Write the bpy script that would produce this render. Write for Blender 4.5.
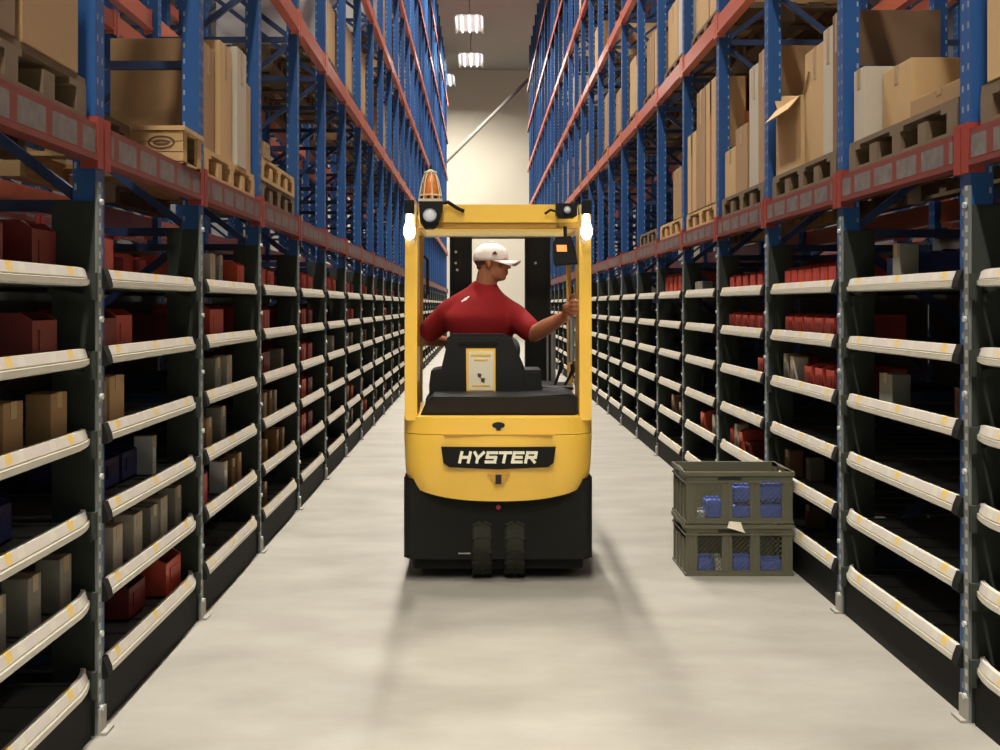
import bpy, bmesh, math, random
from mathutils import Vector, Matrix
random.seed(7)
PI = math.pi
for o in list(bpy.data.objects): bpy.data.objects.remove(o)
C = bpy.context.scene.collection
S = bpy.context.scene

# ------------------------------------------------------------------ camera
F = 1100.0                      # focal length in pixels of the 1000 px wide frame
VX, VY, H = 481.0, 305.0, 1.5   # vanishing point, eye height
cam_d = bpy.data.cameras.new('camera'); cam = bpy.data.objects.new('camera', cam_d); C.objects.link(cam)
cam.location = (0, 0, H); cam.rotation_euler = (PI/2, 0, 0)
cam_d.sensor_width = 36; cam_d.lens = 36*F/1000
cam_d.shift_x = (500-VX)/1000; cam_d.shift_y = -(375-VY)/1000
cam_d.clip_start = 0.05; cam_d.clip_end = 200
S.camera = cam
def P(px, py, Y): return Vector(((px-VX)*Y/F, Y, H-(py-VY)*Y/F))

# ------------------------------------------------------------------ light and exposure
S.view_settings.view_transform = 'Standard'; S.view_settings.look = 'None'
S.view_settings.gamma = 1; S.view_settings.use_curve_mapping = False
S.view_settings.exposure = 0.0
w = bpy.data.worlds.new('world'); S.world = w; w.use_nodes = True
w.node_tree.nodes['Background'].inputs[0].default_value = (1.0, 0.93, 0.82, 1)
w.node_tree.nodes['Background'].inputs[1].default_value = 0.1
LAMP_Z = 11.2
LAMPS = [(-8, 1500), (-2.5, 700), (3.2, 330), (9, 560), (14.5, 600), (20, 600), (26, 600), (32, 620), (38, 680)]
LX = -.4
def area(name, loc, sx, sy, power, col=(1, .95, .855), rot=(0, 0, 0), spread=120):
    d = bpy.data.lights.new(name, 'AREA'); d.shape = 'RECTANGLE'; d.size = sx; d.size_y = sy; d.energy = power; d.color = col; d.spread = math.radians(spread)
    o = bpy.data.objects.new(name, d); C.objects.link(o); o.location = loc; o.rotation_euler = rot; return o
for i, (y, p) in enumerate(LAMPS):
    area('lamp_light', (LX, y, LAMP_Z-.07), .35, 2.2, p)
area('lamp_light', (-1.6, 47.5, LAMP_Z-.07), .9, 2.2, 700, spread=170)  # added lamp, makes the far wall brighter towards its left
area('lamp_light', (LX, 43.6, LAMP_Z-.07), .9, 2.2, 1150, spread=160)  # added lamp that lifts the lower part of the far wall
for y in (-5, 6, 17, 28, 39):
    for x in (-7.5, 8):
        area('side_lamp_light', (x, y, LAMP_Z-.07), .5, 2.2, 200)
S.cycles.max_bounces = 6; S.cycles.diffuse_bounces = 3; S.cycles.use_denoising = True
S.cycles.sample_clamp_indirect = 4

# ------------------------------------------------------------------ materials
def mat(name, col, rough=.6, metal=0, var=.0, scale=6, bump=0, emit=None, es=1, alpha=None, coat=0, spec=.5, coord='Object'):
    m = bpy.data.materials.new(name); m.use_nodes = True; nt = m.node_tree; b = nt.nodes['Principled BSDF']
    b.inputs['Base Color'].default_value = (*col, 1); b.inputs['Roughness'].default_value = rough; b.inputs['Metallic'].default_value = metal
    b.inputs['Specular IOR Level'].default_value = spec
    if coat: b.inputs['Coat Weight'].default_value = coat; b.inputs['Coat Roughness'].default_value = .12
    if emit: b.inputs['Emission Color'].default_value = (*emit, 1); b.inputs['Emission Strength'].default_value = es
    if var or bump:
        tc = nt.nodes.new('ShaderNodeTexCoord'); n = nt.nodes.new('ShaderNodeTexNoise'); n.inputs['Scale'].default_value = scale; n.inputs['Detail'].default_value = 6
        nt.links.new(tc.outputs[coord], n.inputs['Vector'])
        if var:
            mx = nt.nodes.new('ShaderNodeMix'); mx.data_type = 'RGBA'
            mx.inputs['A'].default_value = (*[c*(1-var) for c in col], 1); mx.inputs['B'].default_value = (*[min(1, c*(1+var)) for c in col], 1)
            nt.links.new(n.outputs['Fac'], mx.inputs['Factor']); nt.links.new(mx.outputs['Result'], b.inputs['Base Color'])
        if bump:
            bp = nt.nodes.new('ShaderNodeBump'); bp.inputs['Strength'].default_value = bump; bp.inputs['Distance'].default_value = .01
            nt.links.new(n.outputs['Fac'], bp.inputs['Height']); nt.links.new(bp.outputs['Normal'], b.inputs['Normal'])
    return m
class NT:      # little helper for node maths
    def __init__(s, m): s.t = m.node_tree; s.b = s.t.nodes['Principled BSDF']; s.tc = s.t.nodes.new('ShaderNodeTexCoord'); s.sx = s.t.nodes.new('ShaderNodeSeparateXYZ'); s.t.links.new(s.tc.outputs['Object'], s.sx.inputs[0])
    def ax(s, i): return s.sx.outputs[i]
    def m(s, op, a, b=None, c=None):
        n = s.t.nodes.new('ShaderNodeMath'); n.operation = op
        for i, v in enumerate((a, b, c)):
            if v is None: continue
            if isinstance(v, (int, float)): n.inputs[i].default_value = v
            else: s.t.links.new(v, n.inputs[i])
        return n.outputs[0]
    def near(s, v, c, h): return s.m('LESS_THAN', s.m('ABSOLUTE', s.m('SUBTRACT', v, c)), h)
    def periodic(s, v, p, c, h):   # 1 where frac(v/p) is within h of c
        return s.near(s.m('FRACT', s.m('DIVIDE', v, p)), c, h)
    def mix(s, fac, a, b):
        n = s.t.nodes.new('ShaderNodeMix'); n.data_type = 'RGBA'; s.t.links.new(fac, n.inputs['Factor'])
        for k, v in (('A', a), ('B', b)):
            if isinstance(v, tuple): n.inputs[k].default_value = (*v, 1)
            else: s.t.links.new(v, n.inputs[k])
        return n.outputs['Result']
    def out(s, v): s.t.links.new(v, s.b.inputs['Base Color'])

M = {}
# concrete floor
m = mat('concrete', (.52, .47, .385), .42, spec=.35); k = NT(m); M['floor'] = m
mp = m.node_tree.nodes.new('ShaderNodeMapping'); mp.inputs['Scale'].default_value = (.55, .9, 1); m.node_tree.links.new(k.tc.outputs['Object'], mp.inputs[0])
n1 = m.node_tree.nodes.new('ShaderNodeTexNoise'); n1.inputs['Scale'].default_value = 2.2; n1.inputs['Detail'].default_value = 8; n1.inputs['Roughness'].default_value = .62; m.node_tree.links.new(mp.outputs[0], n1.inputs[0])
mp2 = m.node_tree.nodes.new('ShaderNodeMapping'); mp2.inputs['Scale'].default_value = (1.2, 2.2, 1); m.node_tree.links.new(k.tc.outputs['Object'], mp2.inputs[0])
n2 = m.node_tree.nodes.new('ShaderNodeTexNoise'); n2.inputs['Scale'].default_value = 1.6; n2.inputs['Detail'].default_value = 5; m.node_tree.links.new(mp2.outputs[0], n2.inputs[0])
f = k.m('ADD', k.m('MULTIPLY', n1.outputs[0], .6), k.m('MULTIPLY', n2.outputs[0], .4))
f = k.m('MULTIPLY_ADD', f, 3.0, -1.0)
f.node.use_clamp = True
k.out(k.mix(f, (.225, .208, .175), (.335, .315, .272)))
M['ceiling'] = mat('ceiling_sheet', (.35, .34, .32), .8)
M['wallw'] = mat('cream_render', (.74, .68, .56), .8, var=.05, scale=.25)
M['gsteel'] = mat('grey_painted_steel', (.16, .15, .125), .7)
M['walld'] = mat('grey_cladding', (.20, .21, .22), .8)
# blue upright with perforations
m = mat('blue_steel', (.014, .072, .23), .45, spec=.4); k = NT(m); M['blue'] = m
dz = k.periodic(k.ax(2), .075, .5, .15)
ax_ = k.m('ABSOLUTE', k.ax(0)); ay_ = k.m('ABSOLUTE', k.ax(1))
hx = k.m('MULTIPLY', k.near(ax_, .070, .0045), k.m('LESS_THAN', k.m('SUBTRACT', k.ax(1), 0), -.04))
hy = k.m('MULTIPLY', k.near(ay_, .022, .006), k.m('LESS_THAN', ax_, .004))
k.out(k.mix(k.m('MULTIPLY', dz, k.m('MAXIMUM', hx, hy)), (.014, .072, .23), (.26, .30, .36)))
M['brace'] = mat('dark_blue_brace', (.012, .03, .09), .5)
# perforated grey post
m = mat('galvanised_post', (.13, .15, .14), .45, .3); k = NT(m); M['post'] = m
dz = k.periodic(k.ax(2), .05, .5, .25)
k.out(k.mix(k.m('MULTIPLY', dz, k.near(k.m('ADD', k.ax(1), .030), 0, .010)), (.19, .21, .20), (.5, .52, .5)))
M['foot'] = mat('zinc_foot', (.30, .28, .24), .5)
M['panel'] = mat('grey_green_panel', (.030, .036, .029), .7, spec=.2, var=.12, scale=3)
M['deck'] = mat('shelf_deck', (.07, .075, .07), .6)
M['back'] = mat('added_shelf_backing', (.12, .115, .10), .8)
M['cap'] = mat('black_bracket', (.006, .006, .005), .7, spec=.2)
M['bolt'] = mat('zinc_bolt', (.62, .64, .62), .3, .4)
# cream label rail with stickers
m = mat('cream_rail', (.66, .62, .52), .38, spec=.5); k = NT(m); M['rail'] = m
seg = k.periodic(k.ax(1), .47, .32, .045)
up = k.m('GREATER_THAN', k.ax(2), .004)
stick = k.m('MULTIPLY', seg, up)
lab = k.m('MULTIPLY', k.periodic(k.ax(1), .235, .5, .40), k.m('MULTIPLY', up, k.m('LESS_THAN', k.ax(2), .030)))
c1 = k.mix(lab, (.58, .545, .455), (.545, .49, .44))
c2 = k.mix(stick, c1, (.66, .46, .14))
gr = k.near(k.ax(2), -.004, .0035)
k.out(k.mix(gr, c2, (.30, .27, .2)))
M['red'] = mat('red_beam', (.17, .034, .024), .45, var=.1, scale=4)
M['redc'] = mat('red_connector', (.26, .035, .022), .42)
M['redup'] = mat('lamplit_red_beam', (.50, .13, .075), .35, spec=.8)  # lit copy of the beam red, lamp reflection put into the colour
# label strip on beam
m = mat('beam_label_strip', (.33, .29, .26), .5); k = NT(m); M['lstrip'] = m
gap = k.m('MAXIMUM', k.periodic(k.ax(1), .26, .5, .10), k.m('GREATER_THAN', k.m('ABSOLUTE', k.m('SUBTRACT', k.ax(2), 0)), .04))
ns = m.node_tree.nodes.new('ShaderNodeTexNoise'); ns.inputs['Scale'].default_value = 28; m.node_tree.links.new(k.tc.outputs['Object'], ns.inputs[0])
k.out(k.mix(gap, k.mix(ns.outputs[0], (.07, .062, .058), (.22, .19, .17)), (.17, .034, .024)))
M['binred'] = mat('red_plastic', (.44, .055, .035), .45, var=.08, scale=5)
M['bindk'] = mat('dark_red_plastic', (.17, .018, .014), .5)
M['binor'] = mat('orange_red_plastic', (.50, .07, .035), .45)
M['binblue'] = mat('blue_plastic', (.02, .03, .14), .5)
M['card'] = mat('cardboard', (.30, .175, .075), .85, var=.12, scale=3)
M['cardl'] = mat('light_cardboard', (.45, .29, .13), .85, var=.1, scale=3)
M['cardd'] = mat('brown_cardboard', (.17, .095, .048), .85, var=.12, scale=3)
M['cardw'] = mat('pale_carton', (.42, .37, .29), .8, var=.06, scale=3)
M['grey'] = mat('grey_carton', (.20, .19, .15), .8, var=.08, scale=4)
M['tape'] = mat('packing_tape', (.36, .25, .13), .35)
M['tapered'] = mat('red_tape', (.42, .10, .05), .4)
M['wood'] = mat('pallet_wood', (.13, .085, .045), .85, var=.25, scale=9)
M['woodl'] = mat('fresh_pallet_wood', (.46, .29, .125), .8, var=.15, scale=8)
M['ink'] = mat('stamp_ink', (.10, .045, .02), .8)
M['film'] = mat('wrap_film', (.62, .62, .60), .25)
# truck
M['yel'] = mat('yellow_paint', (.93, .56, .07), .32, coat=.4)
M['yeld'] = mat('shaded_yellow_paint', (.52, .27, .035), .4)  # darkened copy of the yellow, shade of inner faces and recess in the colour
M['cream'] = mat('cream_paint', (.80, .66, .30), .4)
M['blk'] = mat('black_steel', (.008, .0075, .006), .7, spec=.2)
M['blkp'] = mat('black_plastic', (.009, .0085, .008), .5, spec=.25)
M['vinyl'] = mat('black_vinyl', (.009, .009, .009), .5, spec=.3, bump=.15, scale=60)
M['rub'] = mat('rubber', (.012, .0115, .01), .8, spec=.2)
M['rubt'] = mat('worn_tread', (.022, .022, .014), .8, var=.5, scale=22, spec=.2)
M['steel'] = mat('steel', (.42, .42, .40), .3, .8)
M['lens'] = mat('lamp_lens', (.6, .6, .58), .15, emit=(.8, .82, .9), es=.12)
M['hot'] = mat('lit_lamp', (1, 1, 1), .3, emit=(.93, .92, 1.0), es=8)
M['amber'] = mat('amber_dome', (.60, .17, .03), .25, var=.5, scale=45)
M['oran'] = mat('orange_indicator', (.9, .25, .05), .3, emit=(1, .33, .10), es=1.0)
M['cage'] = mat('cream_cage', (.70, .62, .42), .4)
M['paper'] = mat('paper_sheet', (.80, .74, .56), .6)
M['txt'] = mat('cream_letters', (.85, .80, .60), .45)
M['redb'] = mat('red_button', (.45, .02, .02), .35)
M['hole'] = mat('dark_recess', (.008, .007, .006), .7)
# person
M['skin'] = mat('skin', (.35, .135, .07), .5, var=.08, scale=20, spec=.35)
M['shirt'] = mat('red_tshirt', (.21, .011, .012), .85, var=.12, scale=9, bump=.5, spec=.15)
M['cap_w'] = mat('white_cap', (.82, .74, .70), .75, bump=.1, scale=40)
M['hair'] = mat('dark_hair', (.075, .034, .02), .8)
M['pants'] = mat('dark_trousers', (.03, .03, .035), .85)
M['wht'] = mat('white_print', (.75, .66, .62), .6)
# crates
M['olive'] = mat('olive_plastic', (.098, .092, .055), .5, var=.08, scale=6)
M['pkblue'] = mat('blue_package', (.06, .12, .50), .35, var=.75, scale=38)
M['pkclr'] = mat('clear_bag', (.34, .35, .36), .25, var=.35, scale=30)

# ------------------------------------------------------------------ mesh builder
class MB:
    def __init__(s): s.bm = bmesh.new(); s.mi = 0
    def face(s, vs):
        try: f = s.bm.faces.new(vs); f.material_index = s.mi; return f
        except ValueError: return None
    def box(s, a, b, bev=0):
        x0, x1 = sorted((a[0], b[0])); y0, y1 = sorted((a[1], b[1])); z0, z1 = sorted((a[2], b[2]))
        v = [s.bm.verts.new((x, y, z)) for x in (x0, x1) for y in (y0, y1) for z in (z0, z1)]
        fs = [s.face([v[i] for i in q]) for q in ((0,1,3,2), (4,6,7,5), (0,4,5,1), (2,3,7,6), (0,2,6,4), (1,5,7,3))]
        if bev:
            es = list({e for f in fs for e in f.edges})
            r = bmesh.ops.bevel(s.bm, geom=es, offset=bev, segments=2, affect='EDGES', profile=.6)
            for f in r['faces']: f.material_index = s.mi
        return s
    def bar(s, p, q, wx, wy=None, up=(0, 0, 1)):      # rectangular bar from p to q
        wy = wy or wx; p, q = Vector(p), Vector(q); d = (q-p).normalized(); u = Vector(up)
        if abs(d.dot(u)) > .95: u = Vector((0, 1, 0))
        a = d.cross(u).normalized(); b = a.cross(d).normalized()
        v = [s.bm.verts.new(c + a*sa*wx/2 + b*sb*wy/2) for c in (p, q) for sa, sb in ((-1,-1), (1,-1), (1,1), (-1,1))]
        s.face(v[0:4][::-1]); s.face(v[4:8])
        for i in range(4): j = (i+1) % 4; s.face((v[i], v[j], v[4+j], v[4+i]))
        return s
    def tube(s, pts, r, n=10, caps=True):
        pts = [Vector(p) for p in pts]; rs = r if isinstance(r, (list, tuple)) else [r]*len(pts)
        rings = []; ref = None
        for i, p in enumerate(pts):
            d = (pts[min(i+1, len(pts)-1)] - pts[max(i-1, 0)]).normalized()
            if ref is None: ref = Vector((0, 0, 1)) if abs(d.z) < .9 else Vector((1, 0, 0))
            a = d.cross(ref).normalized(); b = a.cross(d).normalized(); ref = b
            rings.append([s.bm.verts.new(p + (a*math.cos(2*PI*k/n) + b*math.sin(2*PI*k/n))*rs[i]) for k in range(n)])
        for A, B in zip(rings, rings[1:]):
            for k in range(n): s.face((A[k], A[(k+1) % n], B[(k+1) % n], B[k]))
        if caps: s.face(rings[0][::-1]); s.face(rings[-1])
        return s
    def ell(s, c, r, rot=None, u=16, v=10):
        mt = Matrix.Translation(Vector(c)) @ (rot.to_4x4() if rot else Matrix()) @ Matrix.Diagonal((r[0], r[1], r[2], 1))
        res = bmesh.ops.create_uvsphere(s.bm, u_segments=u, v_segments=v, radius=1, matrix=mt)
        for vv in res['verts']:
            for f in vv.link_faces: f.material_index = s.mi
        return s
    def prism(s, poly, d0, d1, axis='y', bev=0):       # poly in the other two axes (xz for y, yz for x, xy for z)
        def mk(a, b, d): return {'y': (a, d, b), 'x': (d, a, b), 'z': (a, b, d)}[axis]
        A = [s.bm.verts.new(mk(a, b, d0)) for a, b in poly]; B = [s.bm.verts.new(mk(a, b, d1)) for a, b in poly]
        fs = [s.face(A), s.face(B[::-1])]; n = len(poly)
        for i in range(n): fs.append(s.face((A[i], B[i], B[(i+1) % n], A[(i+1) % n])))
        if bev:
            es = list({e for f in fs[:2] for e in f.edges})
            r = bmesh.ops.bevel(s.bm, geom=es, offset=bev, segments=2, affect='EDGES')
            for f in r['faces']: f.material_index = s.mi
        return s
    def disc(s, c, r, d0, d1, axis='y', n=24, inner=0):
        def mk(a, b, d): return {'y': (c[0]+a, d, c[1]+b), 'x': (d, c[0]+a, c[1]+b), 'z': (c[0]+a, c[1]+b, d)}[axis]
        rr = (r, r) if isinstance(r, (int, float)) else r
        ring = lambda q, d: [s.bm.verts.new(mk(q[0]*math.cos(2*PI*i/n), q[1]*math.sin(2*PI*i/n), d)) for i in range(n)]
        A, B = ring(rr, d0), ring(rr, d1)
        for i in range(n): s.face((A[i], B[i], B[(i+1) % n], A[(i+1) % n]))
        if inner:
            ri = (rr[0]-inner, rr[1]-inner); a, b = ring(ri, d0), ring(ri, d1)
            for i in range(n):
                j = (i+1) % n; s.face((a[i], a[j], b[j], b[i])); s.face((A[i], A[j], a[j], a[i])); s.face((B[i], b[i], b[j], B[j]))
        else: s.face(A); s.face(B[::-1])
        return s
    def mesh(s, name, mats, smooth=False):
        bmesh.ops.recalc_face_normals(s.bm, faces=s.bm.faces[:])
        me = bpy.data.meshes.new(name); s.bm.to_mesh(me); s.bm.free()
        for mm in (mats if isinstance(mats, (list, tuple)) else [mats]): me.materials.append(M[mm])
        if smooth:
            for p in me.polygons: p.use_smooth = True
            try: me.set_sharp_from_angle(angle=R_(40))
            except Exception: pass
        return me
    def build(s, name, mats, parent=None, loc=(0, 0, 0), smooth=False): return link(name, s.mesh(name, mats, smooth), parent, loc)
def R_(d): return math.radians(d)
def link(name, me, parent=None, loc=(0, 0, 0)):
    o = bpy.data.objects.new(name, me); C.objects.link(o); o.location = loc
    if parent: o.parent = parent
    return o
def tag(o, label, cat, group=None, kind=None):
    if label: o['label'] = label
    if cat: o['category'] = cat
    if group: o['group'] = group
    if kind: o['kind'] = kind
    return o
def thing(name, label, cat, loc=(0, 0, 0), group=None):
    return tag(link(name, None, None, loc), label, cat, group)
def struct(o): o['kind'] = 'structure'; return o
def copy_tree(o, parent=None):
    c = o.copy(); C.objects.link(c)
    if parent: c.parent = parent
    for ch in KIDS.get(o.name, []): copy_tree(ch, c)
    return c
KIDS = {}
def note_kids(root):
    KIDS[root.name] = list(root.children)
    for ch in root.children: note_kids(ch)
ORD = 'first second third fourth fifth sixth seventh eighth ninth tenth eleventh twelfth thirteenth fourteenth fifteenth sixteenth seventeenth eighteenth nineteenth twentieth'.split()
ORD += ['twenty-'+q for q in ORD[:9]] + ['thirtieth']

# ------------------------------------------------------------------ the hall
XL, XR = -1.344, 1.76
struct(MB().box((-11, -12, -.1), (12, 52.2, 0)).build('floor', 'floor'))
struct(MB().box((-11, -12, 12.6), (12, 52.2, 12.7)).build('ceiling', 'ceiling'))
struct(MB().box((-11, 52, 0), (12, 52.2, 12.6)).build('wall_far', 'wallw'))
struct(MB().box((-11.2, -12, 0), (-11, 52.2, 12.6)).build('wall_left', 'walld'))
struct(MB().box((12, -12, 0), (12.2, 52.2, 12.6)).build('wall_right', 'walld'))
struct(MB().box((-11.2, -12.2, 0), (12.2, -12, 12.6)).build('wall_behind', 'walld'))
b = MB().tube([(-3.6, 47, 5.51), (3.4, 47, 12.51)], .075, 12).build('roof_brace', 'gsteel', smooth=True)
tag(b, 'thin grey diagonal brace crossing in front of the cream far wall', 'brace')
# luminaires
def luminaire(x, y, lab, grp):
    t = thing('ceiling_luminaire', lab, 'ceiling light', (x, y, LAMP_Z-.06), grp)
    MB().prism([(-.50, .0), (-.42, .12), (.42, .12), (.50, .0), (.47, .0), (.40, .09), (-.40, .09), (-.47, 0)], -1.15, 1.15).build('housing', 'film', t)
    mb = MB()
    for sx in (-.25, 0, .25): mb.tube([(sx, -1.1, .05), (sx, 1.1, .05)], .018, 8)
    mb.build('tube', 'hot', t)
    mb = MB()
    for sy in (-1, 1): mb.tube([(0, sy, .12), (0, sy, 12.6-LAMP_Z+.06)], .008, 6)
    mb.build('hanger', 'steel', t)
for i, (y, p) in enumerate(LAMPS): luminaire(LX, y, f'long white ceiling light over the aisle, {ORD[i]} from the camera end', 'ceiling lights over the aisle')
luminaire(LX, 43.6, 'long white ceiling light added to brighten the far end of the aisle', 'ceiling lights over the aisle')
luminaire(-1.6, 47.5, 'long white ceiling light added to brighten the cream far wall', 'ceiling lights over the aisle')

# ------------------------------------------------------------------ pallet racks
BAY = 1.392; LEV = [2.065, 3.57, 5.08, 6.6, 8.1, 9.6]; RH = 11.0; RD = 1.1
def rack_proto(s, name):
    t = thing(name, 'x', 'pallet rack')
    def col(x0): return MB().box((x0, -.045, 0), (x0+s*.08, .045, RH))
    me_front = MB().box((0, -.045, 0), (s*.08, .045, RH)).mesh('upright', ['blue'])
    o = link('upright', me_front, t, (0, 0, 0)); o = link('upright', me_front, t, (s*(RD-.08), 0, 0))
    mb = MB(); z = .25; k = 0
    while z < RH-.9:
        a, b_ = (s*.08, s*(RD-.08))
        mb.bar((a, 0, z), (b_, 0, z), .03, .04)
        if k % 2 == 0: mb.bar((a, 0, z+.03), (b_, 0, z+.75), .03, .035)
        else: mb.bar((b_, 0, z+.03), (a, 0, z+.75), .03, .035)
        z += .8; k += 1
    mb.build('frame_brace', 'brace', t)
    def beam_me(front, lvl):
        mb = MB(); x0, x1 = (-s*.012, s*.045) if front else (s*(RD-.045), s*(RD+.012))
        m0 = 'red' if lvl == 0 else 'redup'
        mb.box((x0, .05, -.065), (x1, BAY-.05, .065))
        mb.box((x0-s*.006, .05, -.065), (x1, BAY-.05, -.045))
        mb.mi = 1
        for yy in (.0, BAY-.0):
            sg = 1 if yy == 0 else -1
            xa, xb = (-s*.018, -s*.0015) if front else (s*(RD+.0015), s*(RD+.015)); mb.box((xa, yy+sg*.004, -.09), (xb, yy+sg*.06, .09)); mb.box((x0, yy+sg*.047, -.09), (x1, yy+sg*.056, .09))
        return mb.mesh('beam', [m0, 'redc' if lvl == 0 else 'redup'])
    bf0, bf1, br = beam_me(True, 0), beam_me(True, 1), beam_me(False, 1)
    lab = MB().box((-s*.015, .075, -.043), (-s*.013, BAY-.075, .06)).mesh('label_strip', ['lstrip'])
    for i, z in enumerate(LEV):
        o = link('beam', bf0 if i == 0 else bf1, t, (0, 0, z))
        if i == 0: link('label_strip', lab, o)
        link('beam', br, t, (0, 0, z))
    note_kids(t); return t
# ------------------------------------------------------------------ picking shelves under the first beam level
SH = [1.592, 1.320, 1.045, .765, .488, .215]
ROW = ['top', 'second', 'third', 'fourth', 'fifth', 'bottom']
SD = 1.0
def shelf_proto(s, name):
    t = thing(name, 'x', 'shelving')
    MB().box((s*.0, -.052, 0), (s*.14, -.0465, 1.86)).box((s*.14, -.052, 0), (s*.15, -.030, 1.86)).build('side_panel', 'panel', t)
    MB().box((-s*.010, -.052, 0), (-s*.001, -.008, 1.93)).build('post', 'post', t)
    bo = MB().disc((-.030, 0), .011, -s*.012, -s*.022, 'x', 10).mesh('bolt', ['bolt'])
    for z in (1.86, 1.45, 1.18, .90, .35, .09): link('bolt', bo, t, (0, 0, z))
    MB().box((-s*.04, -.052, 0), (-s*.001, .03, .010)).box((-s*.020, -.052, .010), (-s*.011, .010, .09)).build('foot_plate', 'foot', t)
    MB().box((s*SD, .03, .05), (s*(SD+.01), BAY-.06, 1.9)).build('added_backing', 'back', t)  # added sheet, stops the view through and keeps the shelves dark behind
    MB().box((s*.004, .03, 0), (s*.016, BAY-.066, .172)).build('kick_plate', 'cap', t)
    deck = MB()
    deck.box((s*.03, .052, -.029), (s*(SD-.01), BAY-.066, -.022))
    for q in range(7):
        yy = .1 + q*.2; deck.box((s*.04, yy-.012, -.022), (s*(SD-.03), yy+.012, -.016))
    deck.box((s*.03, .052, -.029), (s*.05, BAY-.066, -.012))
    dm = deck.mesh('shelf_deck', ['deck'])
    # rail profile, swept along y with the far end curving back to the post
    prof = [(.006, .034), (-.010, .034), (-.019, .002), (-.019, -.003), (-.026, -.006), (-.026, -.024), (-.019, -.029), (.006, -.029)]
    mb = MB(); rings = []
    ys = [.048, .5, .9, 1.16, 1.22, 1.27, 1.305, 1.325, 1.340]
    for y in ys:
        u = max(0, (y-1.14)/.20); off = .040*u*u; sc = 1-.25*u*u
        rings.append([mb.bm.verts.new((s*(px+off), y, pz*sc)) for px, pz in prof])
    for A, B in zip(rings, rings[1:]):
        for i in range(len(prof)): mb.face((A[i], A[(i+1) % 8], B[(i+1) % 8], B[i]))
    mb.face(rings[0]); mb.face(rings[-1][::-1])
    rm = mb.mesh('label_rail', ['rail'])
    cm = MB().prism([(.012, .036), (-.012, .036), (-.026, .0), (-.031, -.026), (-.022, -.034), (.012, -.034)] if s > 0 else [(-.012, .036), (.012, .036), (.026, .0), (.031, -.026), (.022, -.034), (-.012, -.034)], -.002, .049).mesh('end_bracket', ['cap'])
    hm = MB().box((-s*.018, BAY-.085, -.075), (s*.02, BAY-.064, .02)).bar((0, BAY-.075, -.07), (s*.15, BAY-.075, -.045), .012, .025).mesh('support_bracket', ['panel'])
    for z in SH:
        d = link('shelf', dm, t, (0, 0, z)); link('label_rail', rm, d); link('end_bracket', cm, d); link('support_bracket', hm, d)
    note_kids(t); return t

YL0, YR0 = 3.88, 5.39
PITCH = {'L': 1.4035, 'R': 1.394}
def bayY(side, n): return (YL0 if side == 'L' else YR0) + PITCH[side]*n
NL, NR = range(-1, 29), range(-2, 26)
def where(side, n):       # words for a bay; the first bay is the first one the photograph shows
    if side == 'L':
        return 'nearest left bay' if n < 0 else f'{ORD[n]} left bay'
    return 'nearest right bay' if n < -1 else f'{ORD[n+1]} right bay'
for side, s, XP, rng in (('L', -1, XL, NL), ('R', 1, XR, NR)):
    sw = 'left' if side == 'L' else 'right'
    rp = rack_proto(s, 'pallet_rack_bay'); sp = shelf_proto(s, 'picking_shelf_bay')
    first = True
    for n in rng:
        r = rp if first else copy_tree(rp); q = sp if first else copy_tree(sp)
        first = False
        r.location = (XP, bayY(side, n), 0); q.location = (XP, bayY(side, n), 0)
        tag(r, f'blue pallet rack with red beams, {where(side, n)}', 'pallet rack', f'blue pallet rack bays along the {sw} of the aisle')
        tag(q, f'six-level picking shelves with cream rails, {where(side, n)}', 'shelving', f'picking shelf bays along the {sw} of the aisle')
    # row standing back to back behind it
    for n in rng:
        r = copy_tree(rp); r.location = (XP + s*(RD+.25), bayY(side, n), 0)
        tag(r, f'blue pallet rack back to back behind the {where(side, n)}', 'pallet rack', f'blue racks behind the {sw} row')

# ------------------------------------------------------------------ goods
CACHE = {}
def bin_me(wd, dp, h, s, mt):       # open-fronted picking bin; front towards the aisle
    key = ('bin', round(wd, 3), round(dp, 3), round(h, 3), s, mt)
    if key in CACHE: return CACHE[key]
    mb = MB(); t = .007; fr = h*.86
    a, b_ = wd/2, dp
    mb.box((0, -a, 0), (s*b_, a, t))
    for sy in (-1, 1):
        y0, y1 = sy*a, sy*(a-t)
        mb.prism([(0, 0), (s*b_, 0), (s*b_, h), (s*b_*.12, h), (0, fr)], y0, y1)
        mb.box((s*b_*.12, y0+sy*.004, h-.012), (s*b_, y1, h))
    mb.box((0, -a+t, 0), (s*t, a-t, fr)); mb.box((s*(b_-t), -a+t, 0), (s*b_, a-t, h))
    mb.box((-s*.004, -a*.5, fr*.35), (0, a*.5, fr*.8))
    CACHE[key] = mb.mesh('bin', [mt]); return CACHE[key]
def carton_me(wx, wy, h, mt, openf=False, tape='tape'):
    key = ('ctn', round(wx, 3), round(wy, 3), round(h, 3), mt, openf, tape)
    if key in CACHE: return CACHE[key]
    mb = MB(); mb.box((-wx/2, -wy/2, 0), (wx/2, wy/2, h), .004)
    mb.mi = 1
    if not openf:
        mb.box((-wx/2-.0015, -.022, h*.72), (wx/2+.0015, .022, h+.0015))
        mb.box((-.022, -wy/2-.0015, h*.72), (.022, wy/2+.0015, h+.0015)) if tape == 'tapered' else None
        if tape == 'tapered': mb.box((-wx/2-.0015, -.022, 0), (-wx/2, .022, h)); mb.box((-.03, -wy/2-.0015, 0), (.03, -wy/2, h))
    else:
        mb.mi = 0
        for sx in (-1, 1): mb.bar((sx*wx/2, 0, h), (sx*(wx/2+.07), 0, h-.08), wy*.96, .005)
        for sy in (-1, 1): mb.bar((0, sy*wy/2, h), (0, sy*(wy/2+.10), h+.11), wx*.96, .005)
    CACHE[key] = mb.mesh('carton', [mt, tape]); return CACHE[key]
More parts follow.
